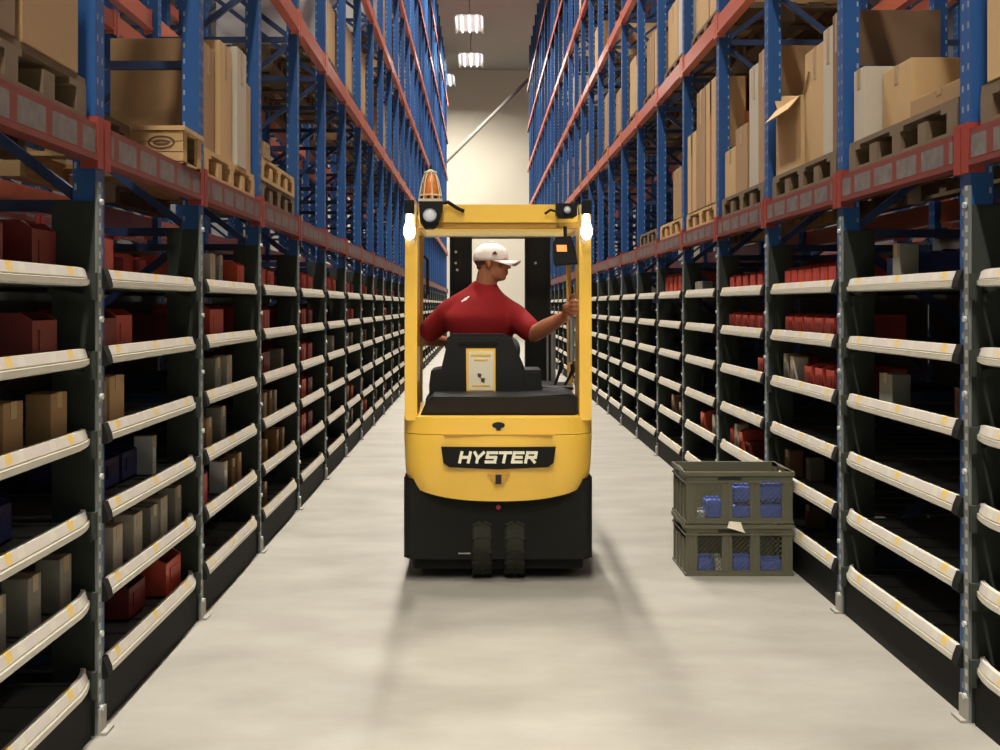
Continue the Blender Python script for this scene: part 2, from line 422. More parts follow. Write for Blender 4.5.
def pallet_me(lx, ly, mt):
    key = ('pal', lx, ly, mt)
    if key in CACHE: return CACHE[key]
    mb = MB()
    for i in range(3):
        x = -lx/2 + .05 + i*(lx-.1)/2
        mb.box((x-.05, -ly/2, 0), (x+.05, ly/2, .022))
        nj = 5 if ly > 1 else 3
        for j in range(nj):
            y = -ly/2 + .045 + j*(ly-.09)/(nj-1)
            mb.box((x-.05, y-.045, .022), (x+.05, y+.045, .100))
    for j in range(3):
        y = -ly/2 + .072 + j*(ly-.145)/2
        mb.box((-lx/2, y-.072, .100), (lx/2, y+.072, .122))
    for i in range(5):
        x = -lx/2 + .065 + i*(lx-.13)/4
        mb.box((x-.062, -ly/2, .122), (x+.062, ly/2, .144))
    CACHE[key] = mb.mesh('pallet', [mt]); return CACHE[key]

def xface(side): return (XL, -1) if side == 'L' else (XR, 1)
def on_shelf(side, n, row, items):
    """items: (kind, y fraction 0..1 in the bay, width, height, depth offset, colour)"""
    XP, s = xface(side); y0 = bayY(side, n); z = SH[row]-.0155
    cnt = {}
    for it in items: cnt[(it[0], it[5])] = cnt.get((it[0], it[5]), 0)+1
    seen = {}
    for kind, fy, wd, h, off, mt in items:
        y = y0 + .1 + fy*(BAY-.2)
        words = {'binred': 'red', 'bindk': 'dark red', 'binor': 'orange-red', 'binblue': 'blue', 'card': 'brown', 'cardl': 'tan', 'cardd': 'dark brown', 'cardw': 'pale', 'grey': 'grey', 'film': 'white'}[mt]
        c = (kind, mt); seen[c] = seen.get(c, 0)+1
        od = (ORD[seen[c]-1] + ' ') if cnt[c] > 1 else ''
        place = f'on the {ROW[row]} shelf of the {where(side, n)}'
        if kind == 'bin':
            o = link('storage_bin', bin_me(wd, .30, h, s, mt), None, (XP+s*(.055+off), y, z))
            tag(o, f'{od}{words} plastic bin {place}', 'storage bin', 'plastic bins on the picking shelves')
        else:
            dp = .085
            o = link('small_box', carton_me(dp, wd, h, mt), None, (XP+s*(.055+off+dp/2), y, z))
            tag(o, f'{od}{words} small carton {place}', 'box', 'small cartons on the picking shelves')
def row_of(kind, a, b_, k, wd, h, off, mt): return [(kind, a+(b_-a)*(i/(max(1, k-1))), wd, h, off, mt) for i in range(k)]
# left bays
L = lambda n, r, it: on_shelf('L', n, r, it)
L(0, 0, [('bin', .10, .17, .20, .0, 'binor')] + row_of('bin', .15, .95, 5, .20, .24, .60, 'bindk') + [('box', .30, .18, .16, .33, 'cardl')])
L(0, 1, [('bin', .12, .20, .17, .0, 'bindk'), ('bin', .33, .20, .18, .02, 'binred'), ('bin', .5, .2, .13, .5, 'bindk')])
L(0, 2, [('box', .06, .13, .19, .0, 'card'), ('box', .21, .17, .20, .0, 'cardl')])
L(0, 3, [('bin', .45, .20, .14, .12, 'binblue'), ('bin', .65, .20, .14, .12, 'binblue'), ('box', .76, .05, .17, .05, 'film')])
L(0, 4, [('box', .02, .10, .19, 0, 'grey'), ('box', .22, .11, .18, 0, 'cardw'), ('box', .43, .11, .18, 0, 'cardw'), ('box', .62, .11, .17, 0, 'grey'), ('box', .74, .10, .18, 0, 'cardw'), ('box', .93, .10, .19, 0, 'grey')])
L(0, 5, [('bin', .55, .22, .15, .05, 'bindk'), ('bin', .86, .24, .17, .0, 'binor')])
L(1, 0, [('box', .10, .09, .19, .0, 'grey'), ('box', .30, .11, .19, 0, 'cardw'), ('box', .45, .09, .19, 0, 'grey'), ('bin', .86, .18, .18, 0, 'binor')] + row_of('bin', .2, .9, 3, .22, .22, .6, 'binred'))
L(1, 1, [('bin', .18, .2, .15, .1, 'bindk'), ('bin', .44, .30, .20, .02, 'binor'), ('bin', .75, .2, .12, .5, 'bindk')])
L(1, 2, [('box', .40, .12, .19, 0, 'grey'), ('box', .62, .12, .19, 0, 'cardw')])
L(1, 3, [('box', .10, .1, .14, 0, 'cardd'), ('box', .24, .12, .17, 0, 'card'), ('box', .5, .12, .20, 0, 'grey')])
L(1, 4, [('bin', .10, .24, .20, 0, 'binor'), ('bin', .36, .20, .15, .08, 'binblue'), ('box', .55, .07, .17, 0, 'film'), ('box', .70, .09, .16, 0, 'cardd'), ('box', .84, .09, .17, 0, 'card')])
L(1, 5, [('box', .16, .10, .17, .05, 'grey'), ('bin', .7, .2, .1, .4, 'bindk')])
L(2, 0, [('bin', .2, .22, .18, 0, 'binor'), ('bin', .45, .22, .17, 0, 'binred')] + row_of('bin', .3, .8, 2, .22, .24, .6, 'binor'))
L(2, 1, [('bin', .3, .26, .19, 0, 'binred'), ('box', .62, .12, .14, .1, 'film'), ('bin', .85, .2, .12, .2, 'binblue')])
L(2, 2, [('bin', .3, .30, .19, 0, 'bindk'), ('bin', .55, .2, .15, .2, 'binred'), ('box', .8, .1, .16, 0, 'grey')])
L(2, 3, [('box', .15, .08, .16, 0, 'card'), ('box', .3, .08, .18, 0, 'cardw'), ('box', .45, .08, .18, 0, 'card'), ('box', .6, .08, .17, 0, 'cardw')])
L(2, 4, [('box', .15, .1, .16, 0, 'cardd'), ('box', .32, .1, .15, 0, 'card'), ('box', .66, .08, .17, 0, 'card'), ('box', .84, .08, .16, 0, 'card')])
L(2, 5, [('box', .3, .12, .15, 0, 'cardd')])
for r, cs in enumerate((('binor', 'binred', 'binor'), ('binred', 'binred', 'bindk'), ('binor', 'binor', 'binred'), ('bindk', 'binor', 'bindk'), ('bindk', 'binor', 'bindk'))):
    L(3, r, [('bin', .15, .20, .19, 0, cs[0]), ('bin', .42, .20, .19, 0, cs[1]), ('bin', .70, .20, .18, 0, cs[2])])
L(3, 5, [('box', .5, .12, .14, .1, 'cardd')])
L(4, 0, row_of('bin', .15, .75, 3, .20, .19, 0, 'binor')); L(4, 1, [('bin', .2, .24, .18, 0, 'binred')])
L(4, 2, [('box', .7, .1, .18, 0, 'cardw'), ('box', .3, .1, .16, 0, 'grey')]); L(4, 3, [('bin', .3, .2, .15, .1, 'bindk'), ('box', .6, .1, .17, 0, 'card')]); L(4, 4, [('box', .5, .1, .18, 0, 'grey')])
for n in range(5, 15):
    for r in range(6):
        its = []
        for fy in (.2, .5, .8):
            u = random.random()
            if u < .22 + (.25 if r == 0 else 0): its.append(('bin', fy, .22, .17, 0, random.choice(('binred', 'binor', 'bindk'))))
            elif u < .55: its.append(('box', fy, .15, .17, 0, random.choice(('card', 'cardd', 'grey'))))
        L(n, r, its)
L(-1, 0, row_of('bin', .2, .9, 3, .2, .2, .05, 'bindk')); L(-1, 2, row_of('box', .3, .9, 3, .14, .18, 0, 'card')); L(-1, 4, row_of('box', .3, .95, 4, .10, .18, 0, 'grey'))
L(-1, 1, [('bin', .8, .2, .17, 0, 'bindk')]); L(-1, 3, [('bin', .7, .2, .14, .1, 'binblue')])
# right bays (near end = larger x in the photo)
Rr = lambda n, r, it: on_shelf('R', n, r, it)
Rr(-1, 0, [('box', .60, .08, .19, 0, 'grey'), ('bin', .72, .20, .16, .05, 'binblue'), ('bin', .3, .22, .20, .6, 'bindk')])
Rr(-1, 2, [('box', .15, .35, .14, .1, 'cardd'), ('box', .75, .16, .16, .02, 'grey')])
Rr(-2, 0, row_of('bin', .3, .9, 3, .2, .2, .1, 'bindk')); Rr(-2, 3, row_of('box', .3, .9, 3, .14, .17, 0, 'cardd'))
Rr(0, 0, row_of('bin', .05, .86, 8, .110, .145, 0, 'binred') + row_of('bin', .2, .8, 3, .22, .22, .6, 'binred'))
Rr(0, 1, row_of('bin', .04, .84, 6, .135, .145, 0, 'binred'))
Rr(0, 2, [('box', .78, .08, .17, 0, 'cardw'), ('box', .90, .08, .18, 0, 'grey')] + row_of('bin', .03, .52, 4, .12, .15, 0, 'binred'))
Rr(0, 5, [('box', .8, .12, .13, .1, 'cardd')])
Rr(0, 4, [('box', .93, .10, .16, .02, 'cardd'), ('box', .80, .09, .13, .1, 'grey')])
Rr(1, 0, row_of('bin', .06, .9, 6, .125, .145, 0, 'binred') + row_of('bin', .3, .8, 2, .22, .24, .55, 'binor'))
Rr(1, 1, row_of('bin', .06, .92, 6, .125, .145, 0, 'binred'))
Rr(1, 2, row_of('bin', .05, .22, 2, .125, .145, 0, 'binor'))
Rr(1, 4, [('bin', .68, .09, .16, 0, 'binor'), ('box', .80, .08, .18, 0, 'cardw'), ('bin', .91, .09, .15, 0, 'binred'), ('bin', .52, .09, .10, 0, 'bindk')])
Rr(2, 0, [('box', .75, .3, .12, 0, 'grey'), ('bin', .3, .16, .14, .4, 'bindk')])
Rr(2, 1, [('box', .2, .15, .14, .1, 'grey'), ('box', .5, .12, .12, .2, 'film')])
Rr(2, 4, [('bin', .62, .14, .17, 0, 'binor'), ('box', .26, .10, .17, 0, 'cardw'), ('bin', .12, .08, .16, 0, 'binred')])
Rr(3, 0, row_of('bin', .1, .9, 5, .15, .22, 0, 'binor'))
Rr(3, 1, [('box', .2, .22, .15, .1, 'grey')]); Rr(3, 3, [('box', .3, .3, .12, .1, 'grey')])
Rr(3, 4, [('box', .3, .12, .14, 0, 'cardd'), ('box', .62, .14, .18, 0, 'cardd')])
Rr(4, 2, [('box', .2, .2, .16, .05, 'grey')]); Rr(4, 1, [('box', .3, .2, .15, .05, 'grey')])
for n in range(5, 12):
    for r in range(6):
        its = [('box', fy, .16, .15, .08, random.choice(('grey', 'cardd'))) for fy in (.25, .7) if random.random() < .35]
        Rr(n, r, its)

# pallets and cartons on the beams
def pallet_load(side, n, lev, mt, load, ly=1.2, yc=None, label=None, xoff=0, zo=0):
    XP, s = xface(side); lx = 1.0; y = (bayY(side, n) + BAY/2) if yc is None else yc; z0 = LEV[lev]+.066+zo
    xc = XP + s*(lx/2+.01+xoff)
    lw = f'{ORD[lev]} beam level of the {where(side, n)}'
    p = link('wooden_pallet', pallet_me(lx, ly, mt), None, (xc, y, z0))
    tag(p, label or f'wooden pallet on the {lw}', 'pallet', 'wooden pallets on the rack beams')
    seen = {}
    for (fx, fy, wx, wy, h, zz, cm, opn, tp) in load:
        o = link('carton', carton_me(wx, wy, h, cm, opn, tp), None, (xc + s*(-lx/2 + wx/2 + fx), y + fy, z0+.144+zz+.002))
        cw = {'card': 'brown', 'cardl': 'tan', 'cardd': 'dark brown', 'cardw': 'pale', 'film': 'white', 'grey': 'grey'}[cm]
        seen[cm] = seen.get(cm, 0)+1
        tag(o, f'{ORD[seen[cm]-1]} {cw} {"open " if opn else ""}carton on the {lw}', 'carton', 'cartons on the rack pallets')
T, TR = 'tape', 'tapered'
# right, first beam level
pallet_load('R', -2, 0, 'wood', [(0, -.3, .5, .55, .5, 0, 'card', False, T), (0, .3, .5, .5, .45, 0, 'cardl', False, T)])
pallet_load('R', -1, 0, 'wood', [(.08, -.25, .5, .6, .10, 0, 'card', False, T), (.1, .26, .45, .34, .30, 0, 'cardl', False, T), (.02, .52, .5, .14, .34, 0, 'cardw', False, T)])
pallet_load('R', 0, 0, 'wood', [(.02, .33, .50, .52, .40, 0, 'cardl', True, T), (.04, -.12, .5, .36, .62, 0, 'cardl', False, T), (.03, -.38, .5, .16, .66, 0, 'cardw', False, T), (.03, -.52, .5, .13, .70, 0, 'cardd', False, T)])
pallet_load('R', 1, 0, 'wood', [(.02, .42, .45, .34, .34, 0, 'cardl', False, T), (.02, .08, .45, .32, .45, 0, 'card', False, T), (.03, -.22, .45, .24, .80, 0, 'cardw', False, T), (.03, -.47, .45, .24, .85, 0, 'card', False, T), (.55, .1, .4, .9, .8, 0, 'card', False, T)])
pallet_load('R', 2, 0, 'woodl', [(.0, -.40, .5, .36, .95, 0, 'cardl', False, TR), (.0, -.02, .5, .34, .95, 0, 'card', False, T), (.0, .36, .5, .38, .66, 0, 'cardl', False, TR), (.55, .1, .4, .9, 1.0, 0, 'card', False, T)])
pallet_load('R', 3, 0, 'woodl', [(.0, -.35, .5, .42, .45, 0, 'card', False, T)])
pallet_load('R', 4, 0, 'wood', [])
# left, first beam level
pallet_load('L', -1, 0, 'wood', [(0, -.25, .5, .55, .5, 0, 'cardd', False, T), (0, .3, .5, .45, .42, 0, 'card', False, T)])
pallet_load('L', 0, 0, 'wood', [(.04, -.14, .5, .36, .34, 0, 'card', False, T), (.3, .16, .55, .24, .4, 0, 'cardd', False, T)], ly=.8, yc=bayY('L', 0)+.5, xoff=.17)
cr = thing('wooden_crate', 'low pale wooden crate with an oval dark stamp on the left red beam', 'crate', (XL+.02, bayY('L', 0)+1.165, LEV[0]+.066))
mb = MB()
for q in range(3): mb.box((-.30, -.16, .005+q*.047), (0, -.145, .048+q*.047)); mb.box((-.30, .145, .005+q*.047), (0, .16, .048+q*.047))
mb.box((-.31, -.17, .145), (.01, .17, .165)); mb.box((-.30, -.145, 0), (-.285, .145, .145)); mb.box((-.015, -.145, 0), (0, -.09, .145)); mb.box((-.015, .09, 0), (0, .145, .145)); mb.box((-.3, -.16, -.0), (0, .16, .01))
mb.build('crate_body', 'woodl', cr)
MB().disc((-.095, .092), (.060, .030), -.1625, -.1605, 'y', 28, .008).disc((-.095, .092), (.038, .013), -.1625, -.1605, 'y', 20, .010).build('oval_stamp', 'ink', cr)
pallet_load('L', 1, 0, 'woodl', [(.04, -.36, .45, .30, .55, 0, 'card', False, T), (.02, -.05, .5, .28, .62, 0, 'cardl', False, T), (.0, .25, .5, .24, .66, 0, 'cardw', False, T), (.02, .48, .5, .20, .52, 0, 'cardl', False, T)])
pallet_load('L', 2, 0, 'wood', [], ly=1.2)
pallet_load('L', 2, 0, 'woodl', [(.0, -.42, .3, .2, .10, 0, 'card', False, T)], zo=.146, label='upper wooden pallet stacked on another on the left red beam')
# upper levels
for side, rng in (('L', range(0, 22)), ('R', range(0, 20))):
    for n in rng:
        for lev in (1, 2, 3, 4):
            y = bayY(side, n); z = LEV[lev]
            if (z-H)*F/y > 330: continue          # above the picture
            random.seed(n*17+lev*5+(0 if side == 'L' else 99))
            if random.random() > (.62 if lev == 1 else .30): continue
            cm = random.choice(('card', 'cardl', 'cardw', 'cardl', 'film'))
            pallet_load(side, n, lev, 'wood', [(.03, -.28, .9, .52, random.uniform(.5, .85), 0, cm, False, T), (.03, .28, .9, .52, random.uniform(.5, .85), 0, random.choice(('card', 'cardl')), False, T)], xoff=.04)

# ------------------------------------------------------------------ stacked crates by the right shelves
def crate(zb, nm_label):
    Y0 = 6.09; x0, x1 = P(686, 0, Y0).x, XR-.035; wd = x1-x0; dp = .40; h = .285
    t = thing('mesh_crate', nm_label, 'crate', (x0, Y0, zb), 'olive crates stacked on the floor')
    # body: floor, posts, rims; windows filled by lattice
    mb = MB(); th = .012
    mb.box((0, 0, 0), (wd, dp, .012))
    wins = [(.065, .205), (.262, .365), (.420, .545)]; wins = [(a*wd/.605, b_*wd/.605) for a, b_ in wins]
    for yf, yb in ((0, th), (dp-th, dp)):
        mb.box((0, yf, 0), (wd, yb, .028)); mb.box((0, yf, h-.046), (wd, yb, h))
        xs = [0] + [v for wv in wins for v in wv] + [wd]
        if yf > .1: xs = [0, wd]
        for i in range(0, len(xs), 2): mb.box((xs[i], yf, .028), (xs[i+1], yb, h-.046))
    for xf, xb in ((0, th), (wd-th, wd)):
        mb.box((xf, th, 0), (xb, dp-th, .028)); mb.box((xf, th, h-.046), (xb, .12, h)); mb.box((xf, dp-.12, h-.046), (xb, dp-th, h)); mb.box((xf, th, h-.018), (xb, dp-th, h))
        mb.box((xf, th, .028), (xb, dp-th, h-.085))
    for z0_, z1_, e in ((h-.022, h, .010), (h-.060, h-.050, .007), (.0, .014, .006)):       # rims
        mb.box((-e, -e, z0_), (wd+e, 0, z1_)); mb.box((-e, dp, z0_), (wd+e, dp+e, z1_)); mb.box((-e, 0, z0_), (0, dp, z1_)); mb.box((wd, 0, z0_), (wd+e, dp, z1_))
    for xv in (.018, wins[0][0]-.012, wins[0][1]+.014, wins[1][0]-.014, wins[1][1]+.014, wins[2][0]-.014, wins[2][1]+.012, wd-.018): mb.box((xv-.004, -.006, .014), (xv+.004, 0, h-.046))
    for yv in (.05, .15, .25, .35): mb.box((-.006, yv-.005, .014), (0, yv+.005, h-.085))
    mb.build('crate_shell', 'olive', t)
    zt = h-.046
    for a, b_ in wins:
        for yy in (.006,):
            mb = MB(); wd_, hh = b_-a, zt-.028; st = .027
            k_ = -hh
            while k_ < wd_:
                # line x = k_+t, z = t
                t0, t1 = max(0, -k_), min(hh, wd_-k_)
                if t1-t0 > .004:
                    mb.bar((a+k_+t0, yy, .028+t0), (a+k_+t1, yy, .028+t1), .0030, .0030, up=(0, 1, 0))
                    mb.bar((b_-k_-t0, yy+.001, .028+t0), (b_-k_-t1, yy+.001, .028+t1), .0030, .0030, up=(0, 1, 0))
                k_ += st
            mb.build('lattice_panel', 'olive', t)
    mb = MB(); mb.box((.30*wd, -.004, h-.044), (.52*wd, .001, h-.030), .001)
    mb.build('grip_recess', 'hole', t)
    return t, x0, Y0, wd, dp
t1, cx0, cy0, cwd, cdp = crate(0.0, 'olive mesh crate standing on the floor at the bottom of the stack')
t2, *_ = crate(.291, 'olive mesh crate on top of the stack, blue packages up to its rim')
def package(x, z, w_, h_, mt, lab, y=.0135, dpt=.12):
    mb = MB(); mb.box((-w_/2, 0, 0), (w_/2, dpt, h_), min(w_, h_)*.22)
    mb.box((-w_*.4, dpt*.4, h_-.004), (w_*.4, dpt*.6, h_+.010))
    o = mb.build('wrapped_package', [mt, 'pkclr'], None, (cx0+x, cy0+y, z)); tag(o, lab, 'package', 'packages inside the olive crates')
zb2 = .291+.013
package(.158, zb2+.0, .09, .115, 'pkblue', 'small blue package behind the left window of the upper crate')
package(.085, zb2, .05, .05, 'pkclr', 'clear bag low in the left window of the upper crate')
package(.315, zb2, .105, .086, 'pkblue', 'lower blue package behind the middle window of the upper crate')
package(.318, zb2+.100, .10, .085, 'pkblue', 'upper blue package behind the middle window of the upper crate')
package(.482, zb2, .14, .088, 'pkblue', 'lower blue package behind the right window of the upper crate')
package(.482, zb2+.103, .15, .105, 'pkblue', 'large upper blue package behind the right window of the upper crate')
package(.112, .013, .09, .085, 'pkblue', 'blue package low in the left window of the bottom crate')
package(.185, .013, .045, .085, 'pkclr', 'clear bag beside the blue package in the bottom crate')
package(.315, .013, .11, .088, 'pkblue', 'blue package low in the middle window of the bottom crate')
package(.480, .013, .13, .070, 'pkblue', 'blue package low in the right window of the bottom crate')
tg = MB().prism([(0, 0), (.10, -.030), (.085, -.005), (.075, .030), (.01, .035)], -.016, -.012).build('paper_tag', 'paper', None, (cx0+.225, cy0-.004, .291-.020)); tag(tg, 'cream paper tag stuck between the two olive crates', 'tag')

# ------------------------------------------------------------------ forklift truck
TY, TX = 5.85, .093
tr = thing('forklift_truck', 'yellow and black compact forklift truck seen from behind in the aisle', 'forklift', (TX, TY, 0))
def T_(px, py, Y): v = P(px, py, Y); return Vector((v.x-TX, Y-TY, v.z))
# counterweight
def plan(sx): return .045*abs(sx)**2 + .15*(1-(max(0, 1-abs(sx)**9))**.5)
def counterweight():
    mb = MB(); nu, nv = 40, 14; rows = []
    for j in range(nv+1):
        v = j/nv
        wv = .516 - .030*max(0, 1-v/.30)**2.0 - .010*(1-v)
        row = []
        pts = [(-wv, .75), (-wv, .45), (-wv, .25)]
        for i in range(nu+1):
            a = i/nu; x = -1+2*a; sx = math.sin(x*PI/2)
            pts.append((sx*wv, plan(sx)))
        pts += [(wv, .25), (wv, .45), (wv, .75)]
        for x, y in pts:
            zb = .450 + .076*(abs(x)/.5)**2.6; zt = .806
            z = zb + (zt-zb)*v
            yy = y + .035*(1-v)**2 + .0*(v)
            row.append(mb.bm.verts.new((x, yy, z)))
        rows.append(row)
    for A, B in zip(rows, rows[1:]):
        for i in range(len(A)-1): mb.face((A[i], A[i+1], B[i+1], B[i]))
        mb.face((A[-1], A[0], B[0], B[-1]))
    mb.face(rows[0][::-1]); mb.face(rows[-1])
    return mb
cw = counterweight().build('counterweight', 'yel', tr, smooth=True)
# hood
def rrect(x0, x1, z0, z1, r, n=5):
    pts = []
    for cx, cz, a0 in ((x1-r, z1-r, 0), (x0+r, z1-r, 90), (x0+r, z0+r, 180), (x1-r, z0+r, 270)):
        for i in range(n+1): a = R_(a0+90*i/n); pts.append((cx+r*math.cos(a), cz+r*math.sin(a)))
    return pts
ho = [(math.sin((-1+i/20)*PI/2)*.515, plan(math.sin((-1+i/20)*PI/2))+.004) for i in range(41)]
mb = MB(); mb.prism(ho+[(.515, .95), (-.515, .95)], .809, .900, 'z', .012)
hood = mb.build('hood', 'yel', tr, smooth=True)
MB().disc((0, .86), (.034, .017), .000, .014, 'y', 24).box((-.012, -.002, .832), (.012, .012, .862)).build('latch_hole', 'hole', hood)
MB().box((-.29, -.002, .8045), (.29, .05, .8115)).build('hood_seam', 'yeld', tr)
# name plate with letters
plate = MB().prism([(-.305, .745), (.305, .745), (.292, .66), (.262, .638), (0, .626), (-.262, .638), (-.292, .66)], -.006, .03).build('name_plate', 'blk', cw)
def letters():
    mb = MB(); cn = [0]; t = .019; hgt = .068; x = 0
    G = {'H': [((0,0),(0,1)), ((1,0),(1,1)), ((0,.5),(1,.5))], 'Y': [((0,1),(.48,.42)), ((1,1),(.48,.42)), ((.45,.45),(.45,0))],
         'S': [((1,1),(0,1)), ((0,1),(0,.5)), ((0,.5),(1,.5)), ((1,.5),(1,0)), ((1,0),(0,0))], 'T': [((-.1,1),(1.1,1)), ((.5,1),(.5,0))],
         'E': [((0,0),(0,1)), ((0,1),(1,1)), ((0,.5),(.9,.5)), ((0,0),(1,0))], 'R': [((0,0),(0,1)), ((0,1),(1,1)), ((1,1),(1,.5)), ((1,.5),(0,.5)), ((.45,.5),(1,0))]}
    wl, gp = .046, .024; z0 = .655+.006; hh = hgt-t; tot = 6*wl+5*(gp); x = -tot/2-.008
    for ch in 'HYSTER':
        for (a, b_), (c, d) in G[ch]:
            def q(u, v): return Vector((x+u*wl+.22*v*hh, -.0085-cn[0]*.00012, z0+t/2-.004+v*hh))
            cn[0] = (cn[0]+1) % 7; p, r = q(a, b_), q(c, d); dd = (r-p).normalized()*t*.40
            mb.bar(p-dd, r+dd, t*.80, .004, up=(0, 1, 0))
        x += wl+gp
    return mb
letters().build('lettering', 'txt', plate)
# tow pin recess
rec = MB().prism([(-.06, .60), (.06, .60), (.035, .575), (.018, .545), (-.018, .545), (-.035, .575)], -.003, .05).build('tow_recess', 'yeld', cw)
MB().box((-.016, -.006, .548), (.016, .05, .598), .003).build('tow_pin', 'hole', rec)
# black chassis
mb = MB()
mb.prism(rrect(-.513, .513, .10, 1.55, .05), .125, .56, 'z', .01)
mb.prism(rrect(-.47, .47, .16, 1.5, .04), .06, .125, 'z')
mb.prism(rrect(-.502, .502, .22, 1.55, .04), .55, .80, 'z')
mb.build('chassis', 'blk', tr)
MB().disc((.0, .408), .012, .085, .10, 'y', 14).build('reflector', 'redb', tr)
MB().box((-.215, .090, .155), (-.15, .099, .161)).build('plate_mark', 'steel', tr)
def wheel(x, y, r, w_, nm, tread):
    mb = MB(); n = 36
    prof = [(-w_/2, r*.62), (-w_/2, r*.93), (-w_/2+.012, r), (w_/2-.012, r), (w_/2, r*.93), (w_/2, r*.62)]
    rings = [[mb.bm.verts.new((px, pr*math.cos(2*PI*i/n), pr*math.sin(2*PI*i/n))) for i in range(n)] for px, pr in prof]
    for A, B in zip(rings, rings[1:]):
        for i in range(n): mb.face((A[i], A[(i+1) % n], B[(i+1) % n], B[i]))
    for i in range(n):
        if tread and i % 2 == 0:
            a = 2*PI*(i+.5)/n
            for sx in (-1, 1):
                mb.bar((sx*w_*.08, r*math.cos(a), r*math.sin(a)), (sx*w_*.46, r*math.cos(a+.10), r*math.sin(a+.10)), .014, .010, up=(0, math.cos(a), math.sin(a)))
    o = mb.build(nm, 'rubt' if tread else 'rub', tr, (x, y, r+.004), smooth=True)
    MB().disc((0, 0), r*.63, -w_/2+.01, w_/2-.01, 'x', 24).disc((0, 0), r*.25, -w_/2-.004, w_/2+.004, 'x', 16).build('hub', 'blk', o)
wheel(-.087, .27, .205, .112, 'steer_wheel', True); wheel(.090, .27, .205, .112, 'steer_wheel', True)
wheel(-.44, 1.42, .225, .15, 'drive_wheel', False); wheel(.44, 1.42, .225, .15, 'drive_wheel', False)
# recess around steer wheels: cut look by placing wheels proud of a rear apron
# overhead guard
guard = link('overhead_guard', None, tr)
for sx in (-1, 1):
    g = MB()
    # rear pillar
    xs0, xs1 = sx*.503, sx*.437
    g.prism([(.06, .88), (.38, .88), (.34, 1.3), (.30, 1.93), (.10, 1.93), (.07, 1.3)], xs0, xs1, 'x', .008)
    # roof side rail
    g.bar((sx*.470, .12, 1.955), (sx*.495, 1.62, 1.995), .066, .07)
    g.build('guard_side', 'yel', guard)
mb = MB(); mb.prism(rrect(-.43, .43, 1.945, 2.042, .02), .08, .16, 'y', .006); mb.build('rear_crossbar', 'yel', guard)
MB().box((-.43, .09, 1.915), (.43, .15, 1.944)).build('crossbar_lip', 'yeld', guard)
mb = MB(); mb.box((-.49, 1.56, 1.962), (.49, 1.66, 2.005), .006); mb.build('front_crossbar', 'cream', guard)
for i in range(4):
    yb = .42+.3*i
    MB().bar((-.44, yb, 1.99), (.44, yb, 1.99), .016, .016).build('roof_bar', 'yel', guard)
for sx in (-1, 1):
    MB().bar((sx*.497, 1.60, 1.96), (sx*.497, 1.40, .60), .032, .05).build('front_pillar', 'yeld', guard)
    MB().tube([(sx*.462, .075, 1.86), (sx*.462, .07, 1.95), (sx*.45, .075, 2.04)], .020, 10).build('corner_cap', 'cream', guard, smooth=True)
# mast
def W(x): return x-TX
mast = MB()
for a, b_ in ((-.223, -.065), (.317, .496)):
    mast.box((W(a), 2.02, .06), (W(b_), 2.05, 2.06)); mast.box((W(a), 1.98, .06), (W(a)+.02, 2.14, 2.06)); mast.box((W(b_)-.02, 1.98, .06), (W(b_), 2.14, 2.06)); mast.box((W(a)+.03, 2.06, .10), (W(b_)-.03, 2.20, 2.02))
for z in (.35, 1.98): mast.box((W(-.223), 2.10, z), (W(.496), 2.13, z+.08))
mt_ = mast.build('mast', 'blk', tr)
MB().box((W(-.065), 1.92, 1.985), (W(.317), 1.96, 2.075), .004).box((W(.12), 1.914, 2.02), (W(.128), 1.92, 2.06)).build('mast_top_plate', 'cream', mt_)
mb = MB()
for x, z in ((-.18, 1.88), (-.18, 1.80), (.39, 1.80), (-.17, 1.75)): mb.disc((W(x), z), .010, 2.012, 2.02, 'y', 10)
mb.build('mast_bolt', 'steel', mt_)
MB().box((W(-.22), 2.16, .15), (W(.5), 2.22, .22)).box((W(-.22), 2.16, .55), (W(.5), 2.22, .62)).box((W(-.15), 2.16, .15), (W(-.1), 2.22, .62)).box((W(.38), 2.16, .15), (W(.43), 2.22, .62)).build('carriage', 'blk', mt_)
for x in (-.18, .36):
    MB().prism([(2.22, .62), (2.26, .62), (2.27, .09), (3.25, .05), (3.25, .04), (2.24, .04)], W(x), W(x+.10), 'x').build('fork', 'blk', mt_)
for x in (.515,):
    MB().tube([(W(x), 2.0, .4), (W(x), 2.0, 1.35)], .018, 8).build('lift_cylinder', 'steel', mt_, smooth=True)
# cowl / footwell behind dash
MB().box((W(-.34), 1.45, .30), (W(.50), 1.75, .98), .03).build('front_cowl', 'blkp', tr)
# black deck and armrest base above hood
mb = MB()
mb.prism([(-.425, .90), (.43, .90), (.43, 1.00), (.39, 1.015), (.13, 1.0), (-.36, 1.0), (-.395, .965)], .13, .75, 'y', .012)
mb.build('seat_deck', 'blkp', tr)
# seat
Ys = 6.40
def poly(pts, Y): return [(T_(a, b_, Y).x, T_(a, b_, Y).z) for a, b_ in pts]
back = MB().prism(poly([(452, 334), (505, 334), (512, 338), (516, 348), (524, 366), (528, 384), (528, 405), (440, 405), (440, 384), (445, 366), (446, 348), (447, 338)], Ys), Ys-TY, Ys-TY+.12, 'y', .018).build('backrest', 'vinyl', tr, smooth=True)
MB().prism(poly([(431, 371), (444, 368), (446, 406), (425, 406), (426, 398), (432, 394), (429, 386)], Ys), Ys-TY-.02, Ys-TY+.34, 'y', .012).build('hip_support', 'vinyl', tr, smooth=True)
MB().prism(poly([(524, 370), (541, 370), (543, 406), (524, 406)], Ys), Ys-TY-.02, Ys-TY+.34, 'y', .012).build('hip_support', 'vinyl', tr, smooth=True)
MB().box((W(-.20), .62, 1.0), (W(.24), 1.12, 1.10), .03).build('seat_cushion', 'vinyl', tr)
